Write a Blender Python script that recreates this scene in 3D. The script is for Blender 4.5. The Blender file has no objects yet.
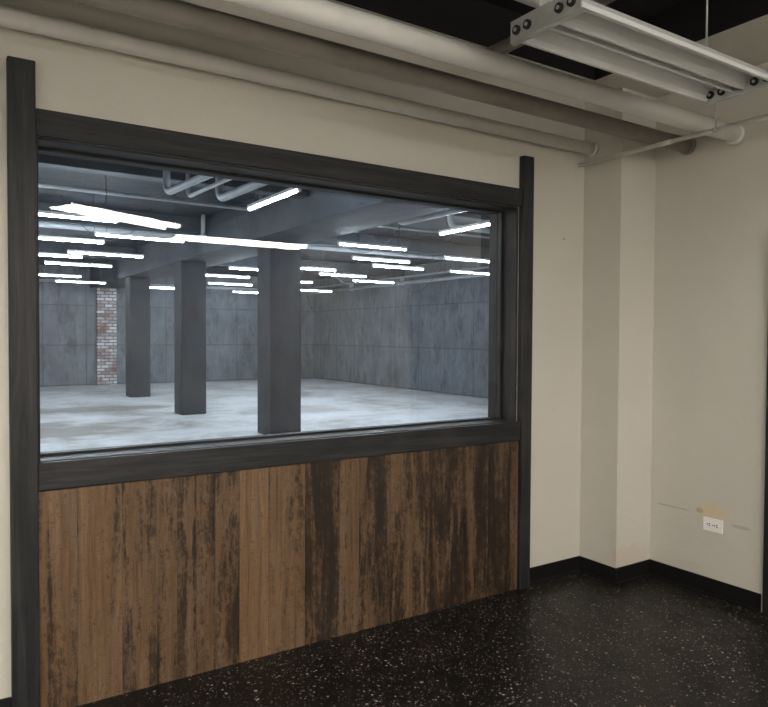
import bpy, bmesh, math, random
from mathutils import Vector, Matrix, Euler
random.seed(7)
S=bpy.context.scene
S.view_settings.view_transform='Standard'
S.view_settings.look='None'
S.view_settings.exposure=0.0

# ---------------------------------------------------------------- materials
def new_mat(name):
    m=bpy.data.materials.new(name); m.use_nodes=True
    nt=m.node_tree; b=nt.nodes['Principled BSDF']
    return m,nt,b
def N(nt,t,**k):
    n=nt.nodes.new(t)
    for a,v in k.items(): setattr(n,a,v)
    return n
def coords(nt,scale=(1,1,1)):
    tc=N(nt,'ShaderNodeTexCoord'); mp=N(nt,'ShaderNodeMapping')
    mp.inputs['Scale'].default_value=scale
    nt.links.new(tc.outputs['Object'],mp.inputs['Vector'])
    return mp.outputs['Vector']
def noise(nt,vec,scale,detail=5,rough=.55,dist=0):
    n=N(nt,'ShaderNodeTexNoise'); n.inputs['Scale'].default_value=scale
    n.inputs['Detail'].default_value=detail; n.inputs['Roughness'].default_value=rough
    n.inputs['Distortion'].default_value=dist
    nt.links.new(vec,n.inputs['Vector']); return n.outputs['Fac']
def ramp(nt,fac,stops):
    r=N(nt,'ShaderNodeValToRGB'); e=r.color_ramp.elements
    while len(e)<len(stops): e.new(0.5)
    for el,(p,c) in zip(e,stops):
        el.position=p; el.color=(c[0],c[1],c[2],1) if not isinstance(c,(int,float)) else (c,c,c,1)
    nt.links.new(fac,r.inputs['Fac']); return r.outputs['Color']
def mix(nt,fac,a,b,mode='MIX'):
    m=N(nt,'ShaderNodeMix',data_type='RGBA',blend_type=mode)
    if isinstance(fac,(int,float)): m.inputs[0].default_value=fac
    else: nt.links.new(fac,m.inputs[0])
    for i,v in ((6,a),(7,b)):
        if isinstance(v,tuple): m.inputs[i].default_value=(*v,1)
        else: nt.links.new(v,m.inputs[i])
    return m.outputs[2]
def math_(nt,op,a,b=0.0,clamp=False):
    m=N(nt,'ShaderNodeMath',operation=op); m.use_clamp=clamp
    for i,v in ((0,a),(1,b)):
        if isinstance(v,(int,float)): m.inputs[i].default_value=v
        else: nt.links.new(v,m.inputs[i])
    return m.outputs[0]
def bump(nt,b,h,strength=.2,dist=.01):
    n=N(nt,'ShaderNodeBump'); n.inputs['Strength'].default_value=strength
    n.inputs['Distance'].default_value=dist
    nt.links.new(h,n.inputs['Height']); nt.links.new(n.outputs['Normal'],b.inputs['Normal'])
def plain(name,col,rough=.5,metal=0,var=.12,scale=6):
    m,nt,b=new_mat(name); v=coords(nt)
    f=noise(nt,v,scale)
    lo=tuple(c*(1-var) for c in col); hi=tuple(min(1,c*(1+var)) for c in col)
    nt.links.new(ramp(nt,f,[(.3,lo),(.7,hi)]),b.inputs['Base Color'])
    b.inputs['Roughness'].default_value=rough; b.inputs['Metallic'].default_value=metal
    return m
def emis(name,col,st):
    m=bpy.data.materials.new(name); m.use_nodes=True; nt=m.node_tree
    nt.nodes.clear(); e=N(nt,'ShaderNodeEmission'); o=N(nt,'ShaderNodeOutputMaterial')
    e.inputs[0].default_value=(*col,1); e.inputs[1].default_value=st
    nt.links.new(e.outputs[0],o.inputs[0]); return m

def blotch(nt,center,rad,sharp=3.0,noise_amt=.5,ns=14):
    """0..1 mask around a point in object space"""
    tc=N(nt,'ShaderNodeTexCoord')
    mp=N(nt,'ShaderNodeMapping'); mp.vector_type='POINT'
    mp.inputs['Location'].default_value=tuple(-c/r for c,r in zip(center,rad))
    mp.inputs['Scale'].default_value=tuple(1/r for r in rad)
    nt.links.new(tc.outputs['Object'],mp.inputs['Vector'])
    l=N(nt,'ShaderNodeVectorMath',operation='LENGTH'); nt.links.new(mp.outputs[0],l.inputs[0])
    n=noise(nt,tc.outputs['Object'],ns,5)
    d=math_(nt,'ADD',l.outputs['Value'],math_(nt,'MULTIPLY',math_(nt,'SUBTRACT',n,.5),noise_amt*2))
    return math_(nt,'MULTIPLY',math_(nt,'SUBTRACT',1.0,d),sharp,True)

# painted plaster
def paint(name,col,marks=()):
    m,nt,b=new_mat(name); v=coords(nt)
    f=noise(nt,v,1.3,6,.6)
    c=ramp(nt,f,[(.3,tuple(x*.93 for x in col)),(.7,col)])
    for cen,rad,mc,amt in marks:
        k=math_(nt,'MULTIPLY',blotch(nt,cen,rad),amt)
        c=mix(nt,k,c,mc)
    sp=noise(nt,v,23,3,.5)
    k=ramp(nt,sp,[(.74,0.0),(.80,.35)])
    c=mix(nt,k,c,tuple(x*.6 for x in col))
    nt.links.new(c,b.inputs['Base Color'])
    b.inputs['Roughness'].default_value=.55
    bump(nt,b,noise(nt,v,40,4,.6),.3,.006)
    return m
BEIGE=(.60,.573,.51)
m_wall=paint('painted_plaster_beige',BEIGE,[((3.45,3.13,2.19),(.015,.05,.01),(.2,.17,.13),.6)])
m_wallR=paint('painted_plaster_right',(.60,.576,.515),[
   ((3.98,2.42,.480),(.05,.11,.065),(.64,.53,.38),.95),
   ((3.98,2.50,.475),(.05,.03,.02),(.40,.34,.27),.75),
   ((3.98,2.70,.46),(.05,.14,.006),(.36,.30,.24),.7),
   ((3.98,2.24,.43),(.05,.06,.014),(.42,.36,.29),.65),
   ((3.75,2.85,.12),(.25,.05,.10),(.58,.49,.41),.7)])
m_soffit=paint('painted_soffit',(.60,.58,.53))
m_black=plain('black_ceiling_paint',(.005,.005,.006),.85)
m_base=plain('black_vinyl_base',(.007,.007,.007),.35)
def trim_mat():
    m,nt,b=new_mat('charcoal_stained_timber')
    at=N(nt,'ShaderNodeAttribute'); at.attribute_name='grain'
    f=noise(nt,at.outputs['Vector'],1.0,7,.7,.8)
    c=ramp(nt,f,[(.34,(.005,.005,.006)),(.5,(.015,.015,.017)),(.68,(.034,.033,.034))])
    tc=N(nt,'ShaderNodeTexCoord'); vo=N(nt,'ShaderNodeTexNoise'); vo.inputs['Scale'].default_value=3.0
    nt.links.new(tc.outputs['Object'],vo.inputs['Vector'])
    c=mix(nt,ramp(nt,vo.outputs['Fac'],[(.55,0.0),(.75,.5)]),c,(.040,.038,.037))
    nt.links.new(c,b.inputs['Base Color']); b.inputs['Roughness'].default_value=.55
    b.inputs['Specular IOR Level'].default_value=.4
    bump(nt,b,f,.6,.005); return m
m_trim=trim_mat()
def wood_mat():
    m,nt,b=new_mat('rustic_plank_wood')
    at=N(nt,'ShaderNodeAttribute'); at.attribute_name='grain'
    rn=N(nt,'ShaderNodeAttribute'); rn.attribute_name='rnd'
    g=at.outputs['Vector']
    def mp(sc):
        k=N(nt,'ShaderNodeMapping'); k.inputs['Scale'].default_value=sc; nt.links.new(g,k.inputs['Vector']); return k.outputs[0]
    fine=noise(nt,g,1.5,9,.78,.5)
    mid=noise(nt,mp((.32,.32,.50)),.9,5,.65,.9)
    rag=noise(nt,mp((1.5,1.5,16)),1.0,8,.8,.3)
    grey=noise(nt,mp((.8,.8,.8)),1.1,6,.7,.4)
    base=ramp(nt,fine,[(.30,(.055,.029,.015)),(.43,(.112,.064,.033)),(.56,(.162,.096,.052)),(.75,(.24,.155,.09))])
    tone=ramp(nt,rn.outputs['Fac'],[(0,.78),(.5,.95),(1,1.12)])
    base=mix(nt,1.0,base,tone,'MULTIPLY')
    base=mix(nt,ramp(nt,grey,[(.48,0.0),(.64,.6)]),base,(.150,.112,.082))
    s=math_(nt,'ADD',math_(nt,'MULTIPLY',mid,.42),math_(nt,'MULTIPLY',fine,.30))
    s=math_(nt,'ADD',s,math_(nt,'MULTIPLY',rag,.28))
    s=math_(nt,'ADD',s,math_(nt,'MULTIPLY',math_(nt,'SUBTRACT',.5,rn.outputs['Fac']),.09))
    k=ramp(nt,s,[(.500,0.0),(.53,.6),(.57,.95)])
    col=mix(nt,k,base,(.014,.010,.008))
    tc=N(nt,'ShaderNodeTexCoord'); mp2=N(nt,'ShaderNodeMapping'); mp2.inputs['Scale'].default_value=(26,1,120)
    nt.links.new(tc.outputs['Object'],mp2.inputs['Vector'])
    sw=noise(nt,mp2.outputs[0],1,4,.75)
    k2=ramp(nt,sw,[(.55,0.0),(.68,.5)])
    col=mix(nt,k2,col,(.030,.019,.012))
    nt.links.new(col,b.inputs['Base Color']); b.inputs['Roughness'].default_value=.45
    b.inputs['Specular IOR Level'].default_value=.35
    bump(nt,b,fine,.25,.004); return m
m_wood=wood_mat()
def terrazzo():
    m,nt,b=new_mat('black_terrazzo_speckle'); v=coords(nt)
    nb=noise(nt,v,2,4); 
    col=ramp(nt,nb,[(.3,(.005,.0045,.004)),(.7,(.009,.008,.007))])
    for sc,th,chip,amt in ((42,.20,(.46,.38,.31),.85),(76,.26,(.46,.40,.34),.85),(120,.30,(.36,.31,.26),.6)):
        mp=N(nt,'ShaderNodeMapping'); mp.inputs['Location'].default_value=(sc,sc*.3,0)
        nz=N(nt,'ShaderNodeTexNoise'); nz.inputs['Scale'].default_value=sc*1.4
        nt.links.new(v,nz.inputs['Vector'])
        vm=N(nt,'ShaderNodeVectorMath',operation='SCALE'); vm.inputs['Scale'].default_value=.5/sc
        nt.links.new(nz.outputs['Color'],vm.inputs[0])
        va=N(nt,'ShaderNodeVectorMath',operation='ADD'); nt.links.new(v,va.inputs[0]); nt.links.new(vm.outputs[0],va.inputs[1])
        nt.links.new(va.outputs[0],mp.inputs['Vector'])
        vo=N(nt,'ShaderNodeTexVoronoi'); vo.inputs['Scale'].default_value=sc
        nt.links.new(mp.outputs[0],vo.inputs['Vector'])
        sx=N(nt,'ShaderNodeSeparateColor'); nt.links.new(vo.outputs['Color'],sx.inputs[0])
        rad=math_(nt,'MULTIPLY',math_(nt,'POWER',sx.outputs[0],3.6),th*1.7)
        k=math_(nt,'MULTIPLY',math_(nt,'SUBTRACT',rad,vo.outputs['Distance']),40.0,True)
        k=math_(nt,'MULTIPLY',k,math_(nt,'MULTIPLY',sx.outputs[1],amt))
        col=mix(nt,k,col,chip)
    nt.links.new(col,b.inputs['Base Color'])
    nt.links.new(ramp(nt,noise(nt,v,5,4),[(.3,.30),(.7,.45)]),b.inputs['Roughness'])
    b.inputs['Specular IOR Level'].default_value=.22
    bump(nt,b,noise(nt,v,9,3),.08,.01)
    return m
m_floor=terrazzo()
def concrete(name,lo,hi,streak=True,scale=.8,rough=.8,seams=False):
    m,nt,b=new_mat(name); v=coords(nt)
    f=noise(nt,v,scale,9,.72)
    c=ramp(nt,f,[(.32,lo),(.68,hi)])
    if streak:
        vs=coords(nt,(2,2,.6)); s=noise(nt,vs,1.4,8,.75)
        c=mix(nt,ramp(nt,s,[(.48,.0),(.68,.5)]),c,tuple(x*1.5 for x in hi))
        vd=coords(nt,(2.0,2.0,.8)); s2=noise(nt,vd,1.3,10,.8)
        c=mix(nt,ramp(nt,s2,[(.50,.0),(.62,.6)]),c,tuple(x*.45 for x in lo))
    if seams:
        tc=N(nt,'ShaderNodeTexCoord'); sp=N(nt,'ShaderNodeSeparateXYZ'); cb=N(nt,'ShaderNodeCombineXYZ')
        nt.links.new(tc.outputs['Object'],sp.inputs[0])
        nt.links.new(math_(nt,'ADD',sp.outputs[0],sp.outputs[1]),cb.inputs[0]); nt.links.new(sp.outputs[2],cb.inputs[1])
        br=N(nt,'ShaderNodeTexBrick',offset=0.0); nt.links.new(cb.outputs[0],br.inputs['Vector'])
        br.inputs['Scale'].default_value=1; br.inputs['Brick Width'].default_value=1.22; br.inputs['Row Height'].default_value=1.22
        br.inputs['Mortar Size'].default_value=.022; br.inputs['Mortar Smooth'].default_value=.5
        c=mix(nt,math_(nt,'MULTIPLY',br.outputs['Fac'],.5),c,tuple(x*.5 for x in lo))
    nt.links.new(c,b.inputs['Base Color']); b.inputs['Roughness'].default_value=rough
    bump(nt,b,noise(nt,v,12,5),.2,.01)
    return m
m_cwall=concrete('grey_concrete_wall',(.112,.123,.138),(.19,.205,.225),seams=True)
m_ccol=concrete('dark_concrete_column',(.022,.025,.031),(.039,.043,.052),True,2)
m_cceil=concrete('dark_ceiling_concrete',(.011,.014,.019),(.062,.072,.088),False,1.6)
m_cbeam=concrete('beam_concrete',(.038,.045,.056),(.082,.094,.112),False,1.2)
def floorfar():
    m,nt,b=new_mat('worn_white_concrete_floor'); v=coords(nt)
    f=noise(nt,v,.5,11,.75,.5)
    c=ramp(nt,f,[(.34,(.28,.265,.25)),(.43,(.43,.425,.415)),(.52,(.58,.585,.59)),(.68,(.70,.71,.72))])
    f2=noise(nt,v,1.2,11,.78)
    c=mix(nt,ramp(nt,f2,[(.54,0.0),(.64,.45)]),c,(.27,.245,.22))
    for cen,rad,a in (((1.6,12.3,0),(1.5,1.5,.5),.8),((2.4,15.5,0),(2.4,.8,.5),.6),((6.3,13.5,0),(1.8,1.0,.5),.35),((1.1,8.6,0),(.9,.7,.5),.5)):
        k=blotch(nt,cen,rad,2,.9,1.6)
        c=mix(nt,math_(nt,'MULTIPLY',k,a),c,(.17,.14,.115))
    nt.links.new(c,b.inputs['Base Color']); b.inputs['Roughness'].default_value=.6
    return m
m_ffar=floorfar()
def brick():
    m,nt,b=new_mat('whitewashed_brick')
    tc=N(nt,'ShaderNodeTexCoord'); sp=N(nt,'ShaderNodeSeparateXYZ'); cb=N(nt,'ShaderNodeCombineXYZ')
    nt.links.new(tc.outputs['Object'],sp.inputs[0])
    nt.links.new(math_(nt,'ADD',sp.outputs[0],sp.outputs[1]),cb.inputs[0]); nt.links.new(sp.outputs[2],cb.inputs[1])
    br=N(nt,'ShaderNodeTexBrick'); nt.links.new(cb.outputs[0],br.inputs['Vector'])
    br.inputs['Color1'].default_value=(.62,.60,.59,1); br.inputs['Color2'].default_value=(.16,.06,.045,1)
    br.inputs['Mortar'].default_value=(.12,.12,.13,1); br.inputs['Scale'].default_value=1
    br.inputs['Brick Width'].default_value=.24; br.inputs['Row Height'].default_value=.10; br.inputs['Mortar Size'].default_value=.014
    br.inputs['Bias'].default_value=-.2
    f=noise(nt,tc.outputs['Object'],1.4,4)
    c=mix(nt,ramp(nt,f,[(.5,0.0),(.6,.7)]),br.outputs['Color'],(.17,.075,.055))
    nt.links.new(c,b.inputs['Base Color']); b.inputs['Roughness'].default_value=.8
    return m
m_brick=brick()
m_pipeW=plain('white_painted_pipe',(.84,.83,.80),.4,0,.04)
m_pipeT=plain('taupe_painted_pipe',(.27,.245,.215),.5,0,.12)
m_pipeG=plain('grey_beige_pipe',(.72,.70,.66),.5,0,.06)
m_steel=plain('galvanised_steel',(.55,.56,.56),.35,.6,.1,20)
m_white=plain('white_enamel',(.72,.73,.72),.35,0,.04)
m_rub=plain('black_rubber',(.01,.01,.01),.5)
m_plate=plain('white_plastic',(.88,.88,.86),.35,0,.02)
m_farpipe=plain('far_white_pipe',(.42,.44,.46),.6)
m_cable=plain('dark_cable',(.05,.055,.06),.6)
m_tubeFar=emis('cool_led_tube',(.82,.92,1.0),185)
m_tubeNear=emis('neutral_fluorescent_lens',(1.0,.945,.86),58)
m_door=plain('dark_door_paint',(.012,.011,.010),.5)
def glass():
    m=bpy.data.materials.new('window_glass'); m.use_nodes=True; nt=m.node_tree; nt.nodes.clear()
    o=N(nt,'ShaderNodeOutputMaterial'); t=N(nt,'ShaderNodeBsdfTransparent'); g=N(nt,'ShaderNodeBsdfGlossy')
    t.inputs[0].default_value=(.93,.96,.99,1); g.inputs['Roughness'].default_value=0.0
    g.inputs['Color'].default_value=(1,1,1,1)
    f=N(nt,'ShaderNodeFresnel'); f.inputs['IOR'].default_value=1.45
    x=N(nt,'ShaderNodeMixShader'); nt.links.new(f.outputs[0],x.inputs[0])
    nt.links.new(t.outputs[0],x.inputs[1]); nt.links.new(g.outputs[0],x.inputs[2])
    d=N(nt,'ShaderNodeBsdfDiffuse'); d.inputs[0].default_value=(.6,.6,.6,1)
    x2=N(nt,'ShaderNodeMixShader')
    sm=noise(nt,coords(nt,(1.3,1,2.6)),2.8,8,.78,.6)
    k=ramp(nt,sm,[(.50,0.006),(.60,.035),(.72,.075)])
    nt.links.new(k,x2.inputs[0])
    nt.links.new(x.outputs[0],x2.inputs[1]); nt.links.new(d.outputs[0],x2.inputs[2])
    nt.links.new(x2.outputs[0],o.inputs[0]); return m
m_glass=glass()

# ---------------------------------------------------------------- mesh builder
class B:
    tubeaxis='X'
    def __init__(s):
        s.bm=bmesh.new(); s.grain=s.bm.loops.layers.float_vector.new('grain'); s.rnd=s.bm.loops.layers.float_vector.new('rnd3')
    def quad(s,ps,mi=0):
        f=s.bm.faces.new([s.bm.verts.new(p) for p in ps]); f.material_index=mi; return f
    def box(s,x0,x1,y0,y1,z0,z1,mi=0,axis='Z',side=None):
        v=[s.bm.verts.new((x,y,z)) for x in (x0,x1) for y in (y0,y1) for z in (z0,z1)]
        fs=[(0,1,3,2),(4,6,7,5),(0,4,5,1),(2,3,7,6),(0,2,6,4),(1,5,7,3)]
        off=random.random()*100; r=random.random()
        for n,f in enumerate(fs):
            fc=s.bm.faces.new([v[i] for i in f]); fc.material_index=side if (side is not None and n<4) else mi
            for l in fc.loops:
                c=l.vert.co
                if axis=='Z': g=(c.x*28+off,c.y*28,c.z*1.6+off)
                elif axis=='X': g=(c.z*28+off,c.y*28,c.x*1.6+off)
                else: g=(c.x*28+off,c.z*28,c.y*1.6)
                l[s.grain]=g; l[s.rnd]=(r,r,r)
        return v
    def cyl(s,p0,p1,r,mi=0,seg=20,r2=None,smooth=True):
        p0=Vector(p0);p1=Vector(p1); d=(p1-p0)
        q=d.to_track_quat('Z','Y').to_matrix(); r2=r if r2 is None else r2
        a=[];b=[]
        for i in range(seg):
            t=2*math.pi*i/seg; o=Vector((math.cos(t),math.sin(t),0))
            a.append(s.bm.verts.new(p0+q@(o*r))); b.append(s.bm.verts.new(p1+q@(o*r2)))
        for i in range(seg):
            j=(i+1)%seg; f=s.bm.faces.new([a[i],a[j],b[j],b[i]]); f.material_index=mi; f.smooth=smooth
        f=s.bm.faces.new(a[::-1]); f.material_index=mi
        f=s.bm.faces.new(b); f.material_index=mi
    def tube(s,pts,r,mi=0,seg=12):
        pts=[Vector(p) for p in pts]; rings=[]
        up=Vector((0,1,0)) if s.tubeaxis=='X' else Vector((1,0,0))
        for k,p in enumerate(pts):
            d=(pts[min(k+1,len(pts)-1)]-pts[max(k-1,0)]).normalized()
            x=d.cross(up).normalized(); y=x.cross(d)
            rings.append([s.bm.verts.new(p+x*math.cos(2*math.pi*i/seg)*r+y*math.sin(2*math.pi*i/seg)*r) for i in range(seg)])
        for a,b in zip(rings,rings[1:]):
            for i in range(seg):
                j=(i+1)%seg; f=s.bm.faces.new([a[i],a[j],b[j],b[i]]); f.material_index=mi; f.smooth=True
        for rr in (rings[0][::-1],rings[-1]):
            f=s.bm.faces.new(rr); f.material_index=mi
    def mesh(s,name,mats):
        bmesh.ops.recalc_face_normals(s.bm,faces=s.bm.faces)
        me=bpy.data.meshes.new(name); s.bm.to_mesh(me); s.bm.free()
        for m in mats: me.materials.append(m)
        a=me.attributes.new('rnd','FLOAT','CORNER'); src=me.attributes['rnd3']
        for i,d in enumerate(src.data): a.data[i].value=d.vector[0]
        return me
    def obj(s,name,mats,bevel=0):
        o=bpy.data.objects.new(name,s.mesh(name,mats)); S.collection.objects.link(o)
        if bevel:
            m=o.modifiers.new('bevel','BEVEL'); m.width=bevel; m.segments=2; m.limit_method='ANGLE'
        return o

# ---------------------------------------------------------------- near room shell
F=-.03
YW=3.15; XR=3.983; XP=3.638; YP=2.852; XL=-1.7; YB=-3.2; HC=3.36; SOF=3.12
OX0,OX1,OZ0,OZ1=.355,3.04,1.015,2.355
b=B(); b.box(XL-.2,XR+.2,YB-.2,YW,-.23,F); b.obj('floor',[m_floor])
b=B(); b.box(XL-.2,XR+.2,YB-.2,YW+.25,HC,HC+.15); b.obj('ceiling',[m_black])
b=B()
for a in ((XL-.2,OX0,F,HC),(OX1,XR+.2,F,HC),(OX0,OX1,F,OZ0),(OX0,OX1,OZ1,HC)):
    b.box(a[0],a[1],YW,YW+.25,a[2],a[3])
b.obj('wall_front',[m_wall])
b=B(); b.box(XR,XR+.2,YB-.2,YW,F,HC); b.box(XP,XR,YP,YW,F,HC); b.obj('wall_right',[m_wallR])
b=B(); b.box(XL-.2,XL,YB-.2,YW,F,HC); b.obj('wall_left',[m_wall])
b=B(); b.box(XL,XR,YB-.2,YB,F,HC); b.obj('wall_back',[m_wall])
b=B(); b.box(XL,XR,2.87,YW,SOF,HC,0,'Z',1); b.obj('ceiling_soffit',[m_soffit,m_black])
b=B(); b.box(3.40,XR,YB,2.87,SOF,HC,0,'Z',1); b.obj('ceiling_soffit.001',[m_soffit,m_black])
G=F+.105; G2=F+.012
b=B(); b.box(XL,.250,YW-.006,YW,F,G); b.box(XL,.250,YW-.016,YW-.006,F,G2); b.obj('baseboard_front_left',[m_base],.002)
b=B(); b.box(3.132,XP-.0,YW-.006,YW,F,G); b.box(3.132,XP,YW-.016,YW-.006,F,G2)
b.box(XP-.006,XP,YP-.006,YW-.006,F,G); b.box(XP-.016,XP-.006,YP-.016,YW-.016,F,G2)
b.box(XP,XR-.006,YP-.006,YP,F,G); b.box(XP-.006,XR-.006,YP-.016,YP-.006,F,G2)
b.obj('baseboard_front_right',[m_base],.002)
b=B(); b.box(XR-.006,XR,2.11,YP,F,G); b.box(XR-.016,XR-.006,2.11,YP-.016,F,G2); b.obj('baseboard_right',[m_base],.002)

# ---------------------------------------------------------------- timber surround
def trim(name,x0,x1,y0,z0,z1,axis):
    b=B(); b.box(x0,x1,y0,YW,z0,z1,0,axis); return b.obj(name,[m_trim],.004)
trim('trim_1',.250,.350,YW-.045,F,2.645,'Z')
trim('trim_2',3.046,3.132,YW-.045,F,2.665,'Z')
trim('trim_3',.350,3.046,YW-.032,2.355,2.462,'X')
trim('trim_4',.350,3.046,YW-.032,.905,1.022,'X')
root=bpy.data.objects.new('window_1',None); S.collection.objects.link(root)
b=B()
b.box(.350,OX0+.008,YW,YW+.25,OZ0,OZ1,0,'Z'); b.box(3.030,3.046,YW,YW+.25,OZ0,OZ1,0,'Z')
b.box(OX0+.008,3.030,YW,YW+.25,OZ0-.0,OZ0+.010,0,'X'); b.box(OX0+.008,3.030,YW,YW+.25,OZ1-.010,OZ1,0,'X')
b.box(3.012,3.030,YW+.12,YW+.15,OZ0+.012,OZ1-.012,0,'Z')
b.box(OX0+.008,3.012,YW+.13,YW+.15,OZ0+.010,OZ0+.02,0,'X'); b.box(OX0+.008,3.012,YW+.13,YW+.15,OZ1-.022,OZ1-.010,0,'X')
o=b.obj('frame',[m_trim],.002); o.parent=root
b=B(); b.quad([(OX0+.008,YW+.155,OZ0+.010),(3.030,YW+.155,OZ0+.010),(3.030,YW+.155,OZ1-.010),(OX0+.008,YW+.155,OZ1-.010)])
o=b.obj('glass',[m_glass]); o.parent=root
b=B(); x=.350; random.seed(23)
while x<3.04:
    w=random.choice([.09,.12,.15,.18,.20]); x1=min(x+w,3.046)
    if 3.046-x1<.05: x1=3.046
    b.box(x,x1-.0008,YW-.018-random.random()*.001,YW,F,.905,0,'Z'); x=x1
b.obj('wood_plank_panel',[m_wood],.0008)

# ---------------------------------------------------------------- near pipes
def pipe(name,p0,p1,r,mat,coup=(),flange=True,hang=()):
    b=B(); b.cyl(p0,p1,r,0,28)
    P0=Vector(p0);P1=Vector(p1);d=(P1-P0).normalized()
    for t in coup:
        c=P0+(P1-P0)*t; b.cyl(c-d*.045,c+d*.045,r*1.12,0,28)
    if flange: b.cyl(P1-d*.03,P1,r*1.18,0,28)
    for t in hang:
        c=P0+(P1-P0)*t; b.cyl(c-d*.012,c+d*.012,r*1.06,1,28)
        b.cyl(c+Vector((0,0,r)),Vector((c.x,c.y,HC if c.y<2.87 else SOF)),.005,1,8)
    return b.obj(name,[mat,m_steel])
pipe('ceiling_pipe',(XL,2.31,2.75),(XR,2.31,2.75),.048,m_pipeW,(),True,(.30,))
pipe('ceiling_pipe.001',(XL,2.62,2.755),(XR,2.62,2.755),.046,m_pipeT,(),True,(.35,))
pipe('ceiling_pipe.002',(XL,3.075,2.78),(XP,3.075,2.78),.038,m_pipeG,(),True,())
pipe('ceiling_pipe.003',(2.47,YB,3.04),(2.47,2.87,3.04),.035,m_pipeT,(),True,(.9,))
pipe('conduit_pipe',(3.585,YB,2.685),(3.585,YW,2.685),.013,m_pipeG,(.9,),False,(.5,.85))
pipe('conduit_pipe.001',(XL,1.86,2.80),(1.95,1.86,2.80),.030,m_pipeW,(.8,),False,(.7,))
pipe('conduit_pipe.002',(XL,1.72,2.82),(1.95,1.72,2.82),.022,m_pipeW,(.6,),False,(.7,))
# ---------------------------------------------------------------- industrial reflector fixtures
def fixture(name,cx,cy,z,L,lit,slant=0,W=.32,top=HC):
    b=B(); h=L/2; w=W/2
    b.box(-h,h,-.022,.022,.02,.075,0)
    t=.004
    for prof in ([(-w,-.045),(-w+.014,-.045),(-w+.016,-.02),(-.12,.012),(-.065,.012),(-.035,-.01),(-.028,-.04),(-.018,-.04)],
                 [(.018,-.04),(.028,-.04),(.035,-.01),(.065,.012),(.12,.012),(w-.016,-.02),(w-.014,-.045),(w,-.045)]):
        for (y0,z0),(y1,z1) in zip(prof,prof[1:]):
            vs=[b.bm.verts.new(p) for p in ((-h,y0,z0),(-h,y1,z1),(h,y1,z1),(h,y0,z0),(-h,y0,z0+t),(-h,y1,z1+t),(h,y1,z1+t),(h,y0,z0+t))]
            for f in ((0,1,2,3),(7,6,5,4),(0,4,5,1),(3,2,6,7),(0,3,7,4),(1,5,6,2)):
                fc=b.bm.faces.new([vs[i] for i in f]); fc.material_index=0
    for sx in (-1,1):
        x=sx*h
        b.box(x-.004,x+.004,-w-.005,w+.005,-.056,.022,1)
        b.box(x-.02*(sx>0)-.0,x+.02*(sx<0),-w-.005,w+.005,-.060,-.056,1)
        for yy in (-.13,-.075,.075,.13):
            for d in (-1,1):
                b.cyl((x+d*.004,yy,-.02),(x+d*.014,yy,-.02),.017,2,16)
                b.cyl((x+d*.014,yy,-.02),(x+d*.017,yy,-.02),.007,1,10)
        b.cyl((sx*(h-.25),0,.075),(sx*(h-.25),0,top-z),.004,1,8)
    if lit:
        for yy in (-.095,.095):
            b.cyl((-h+.02,yy,-.04),(h-.02,yy,-.04),.042,3,12)
    o=b.obj(name,[m_white,m_steel,m_rub,m_tubeNear]); o.location=(cx,cy,z); o.rotation_euler=(0,0,slant)
    return o
fixture('fluorescent_fixture',2.41,1.745,2.69,1.22,False)
fixture('fluorescent_fixture.001',3.00,-1.05,2.69,1.6,True,.03)
fixture('fluorescent_fixture.002',1.50,-.32,2.73,1.34,True,-.50)
for i,(x,y) in enumerate(((-.85,.6),(-.85,-.8),(-.85,-2.2),(.35,-2.4))):  # unseen fill fixtures, added to brighten the room and the pipe undersides
    fixture('fluorescent_fixture.%03d'%(i+3),x,y,2.38,1.22,True)

def outlet(y,z):
    b=B(); x=XR
    b.box(x-.006,x,y-.062,y+.062,z-.040,z+.040,0)
    for s in (-1,1):
        yc=y+s*.024
        b.cyl((x-.006,yc,z),(x-.009,yc,z),.0175,0,20)
        b.box(x-.0100,x-.0089,yc-.010,yc+.001,z+.004,z+.009,1); b.box(x-.0100,x-.0089,yc-.010,yc+.001,z-.009,z-.004,1)
        b.cyl((x-.0089,yc+.009,z),(x-.0100,yc+.009,z),.004,1,10)
    b.cyl((x-.006,y,z),(x-.0085,y,z),.0035,1,10)
    b.obj('electrical_outlet',[m_plate,m_rub])
outlet(2.41,.405)
b=B(); b.box(XR-.03,XR,2.01,2.09,F,2.15,0); b.box(XR-.03,XR,1.02,1.11,F,2.15,0); b.box(XR-.03,XR,1.11,2.01,2.06,2.15,0)
b.box(XR-.015,XR,1.11,2.01,F+.005,2.06,0); b.cyl((XR-.015,1.2,1.0),(XR-.07,1.2,1.0),.012,1); b.cyl((XR-.07,1.2,1.0),(XR-.09,1.2,1.0),.028,1)
b.obj('door_1',[m_door,m_steel],.003)

# ---------------------------------------------------------------- far hall
FX0,FX1,FY0,FY1,FH=-5.0,11.8,YW+.25,22.9,3.62
b=B(); b.box(FX0-.2,FX1+.2,FY0,FY1+.2,-.23,F); b.obj('floor.001',[m_ffar])
b=B(); b.box(FX0-.2,FX1+.2,FY0,FY1+.2,FH,FH+.2); b.obj('ceiling.001',[m_cceil])
b=B(); b.box(FX0-.2,FX1+.2,FY1,FY1+.2,F,FH); b.obj('wall_hall_back',[m_cwall])
b=B(); b.box(FX1,FX1+.2,FY0,FY1,F,FH); b.obj('wall_hall_right',[m_cwall])
b=B(); b.box(FX0-.2,FX0,FY0,FY1,F,FH); b.obj('wall_hall_left',[m_cwall])
b=B(); b.box(FX0-.2,XL-.2,FY0-.2,FY0,F,FH); b.box(XR+.2,FX1+.2,FY0-.2,FY0,F,FH)
b.box(XL-.2,XR+.2,FY0-.1,FY0,HC+.15,FH); b.obj('wall_hall_front',[m_cwall])
BZ=3.0
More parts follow.
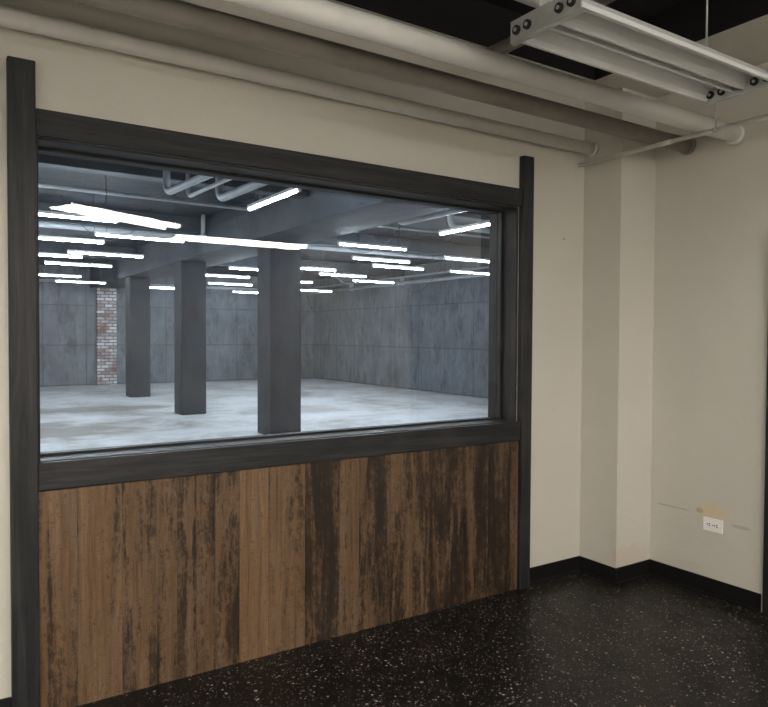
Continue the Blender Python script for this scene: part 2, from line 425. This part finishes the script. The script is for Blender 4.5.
def column(name,x,y,w):
    b=B(); b.box(x,x+w,y,y+w,F,BZ,0); return b.obj(name,[m_ccol],.015)
column('concrete_column',4.38,9.95,.53)
column('concrete_column.001',4.06,13.5,.50)
column('concrete_column.002',4.12,18.0,.50)
b=B(); b.box(4.05,4.95,FY0,FY1,BZ,FH); b.obj('ceiling_beam',[m_cbeam],.01)
for i,y in enumerate((8.0,12.0,17.0)):
    b=B(); b.box(FX0,4.05,y,y+.22,3.33,FH); b.box(4.95,FX1,y,y+.22,3.33,FH)
    b.obj('ceiling_joist'+('' if i==0 else '.%03d'%i),[m_cbeam],.01)
b=B(); b.box(4.24,4.81,FY1-.12,FY1,F,BZ); b.obj('brick_pilaster',[m_brick])

def led_mesh():
    b=B()
    b.box(-.61,.61,-.025,.025,.012,.045,0)
    for sx in (-1,1):
        b.box(sx*.60-.012,sx*.60+.012,-.016,.016,-.016,.016,0)
        b.tube([(sx*.45,0,.045),(sx*.45+sx*.03,0,.25),(sx*.45+.01*sx,0,FH-2.9)],.004,2,6)
    b.cyl((-.59,0,0),(.59,0,0),.013,1,8)
    return b.mesh('led_tube_light',[m_white,m_tubeFar,m_cable])
LM=led_mesh()
leds=[(1.25,8.69,0),(2.44,9.99,0),(1.51,10.84,0),(2.46,12.4,0),(1.59,13.1,0),(2.37,14.5,0),(2.85,6.43,1),(5.62,6.67,1),
(7.99,9.42,0),(5.6,8.9,0),(6.72,10.4,0),(7.7,11.3,0),(6.4,12.6,0),(7.7,13.5,0),(5.6,15.3,0),(5.6,13.4,0),
(7.5,15.8,0),(9.2,14.6,0),(6.6,17.6,0),(9.6,18.6,0),(2.3,17.5,0),(3.2,19.3,0),(-.6,7.5,0),(-1.0,11.5,0),(-1,15.5,0),(-3,9.5,0),(-3,14,0),(9.9,6.4,1),(9.9,9.0,1),(9.6,11.3,0),(5.7,20.2,0),(8.4,20.6,0),(0.3,19,0)]  # tubes outside the window's view are added to raise the hall light
for i,(x,y,r) in enumerate(leds):
    o=bpy.data.objects.new('led_tube_light',LM); S.collection.objects.link(o)
    o.location=(x,y,2.9); o.rotation_euler=(0,0,math.pi/2 if r else 0)

b=B(); b.cyl((FX1-.12,FY0,3.12),(FX1-.12,FY1-.1,3.12),.05,0,16); b.cyl((FX1-.12,FY0,3.30),(FX1-.12,FY1-.1,3.30),.03,0,12)
for y in range(5,23,3): b.box(FX1-.13,FX1,y,y+.04,3.05,3.34,0)
b.obj('hall_wall_pipe',[m_farpipe])
b=B(); b.cyl((4.95,FY1-.18,3.15),(FX1-.2,FY1-.18,3.15),.045,0,16); b.cyl((FX0,FY1-.18,3.15),(4.05,FY1-.18,3.15),.045,0,16)
for x in (-4,-1,2,5,8,11): b.box(x,x+.04,FY1-.19,FY1,3.09,3.2,0)
b.obj('hall_wall_pipe.001',[m_farpipe])
def wpipe(name,x0,y0,x1,y1,z,r):
    """pipe run along the ceiling with a rounded elbow up into the slab at both ends"""
    p0=Vector((x0,y0,z));p1=Vector((x1,y1,z)); d=(p1-p0).normalized(); R=.11; u=Vector((0,0,1)); pts=[]
    pts.append(Vector((x0,y0,FH)))
    for k in range(7):
        a=math.pi/2*k/6; pts.append(p0+d*R*(1-math.cos(a))+u*R*(1-math.sin(a)))
    for k in range(7):
        a=math.pi/2*(1-k/6); pts.append(p1-d*R*(1-math.cos(a))+u*R*(1-math.sin(a)))
    pts.append(Vector((x1,y1,FH)))
    b=B(); b.tubeaxis='X' if abs(d.x)>.7 else 'Y'; b.tube(pts,r,0,14); b.obj(name,[m_farpipe])
wpipe('hall_drain_pipe',2.10,7.50,2.22,6.1,3.07,.038)
wpipe('hall_drain_pipe.001',2.42,7.80,2.49,6.2,3.11,.022)
wpipe('hall_drain_pipe.002',2.72,7.60,2.80,6.0,3.09,.045)
wpipe('hall_drain_pipe.003',5.35,7.85,5.42,5.6,3.10,.045)
wpipe('hall_drain_pipe.004',6.2,7.8,10.4,7.7,3.12,.04)
wpipe('hall_drain_pipe.005',5.2,11.6,11.4,11.6,3.20,.035)
wpipe('hall_drain_pipe.006',-2.5,11.7,3.9,11.7,3.22,.04)
wpipe('hall_conduit',5.1,9.3,11.5,9.2,3.30,.02)
wpipe('hall_conduit.001',-2.0,6.9,2.0,6.9,3.42,.02)
wpipe('hall_conduit.002',-2.0,9.1,3.9,9.2,3.32,.025)
b=B()
def sag(p0,p1,d,r=.006):
    p0=Vector(p0);p1=Vector(p1)
    b.tube([p0+(p1-p0)*(i/12)-Vector((0,0,d*4*(i/12)*(1-i/12))) for i in range(13)],r,0,6)
sag((7.5,11.9,FH),(9.4,11.8,FH),1.15); sag((6.6,10.0,FH),(8.2,10.4,FH),.8); sag((5.0,9.4,3.3),(6.4,9.0,FH),.6); sag((1.6,11.3,FH),(3.0,11.6,FH),.6)
sag((7.0,13.5,FH),(8.8,13.7,FH),.9)
b.obj('hanging_cables',[m_cable])

# ---------------------------------------------------------------- world, camera
w=bpy.data.worlds.new('world'); S.world=w; w.use_nodes=True
w.node_tree.nodes['Background'].inputs[0].default_value=(.02,.02,.02,1)
cam=bpy.data.cameras.new('camera'); co=bpy.data.objects.new('camera',cam); S.collection.objects.link(co)
cam.sensor_width=36; cam.lens=690/768*36; cam.clip_start=.05
R=Euler((math.radians(90-1.45),0,math.radians(-33.1))).to_matrix()@Matrix.Rotation(.0055,3,'Z')
co.location=(0,0,1.55); co.rotation_euler=R.to_euler()
S.camera=co
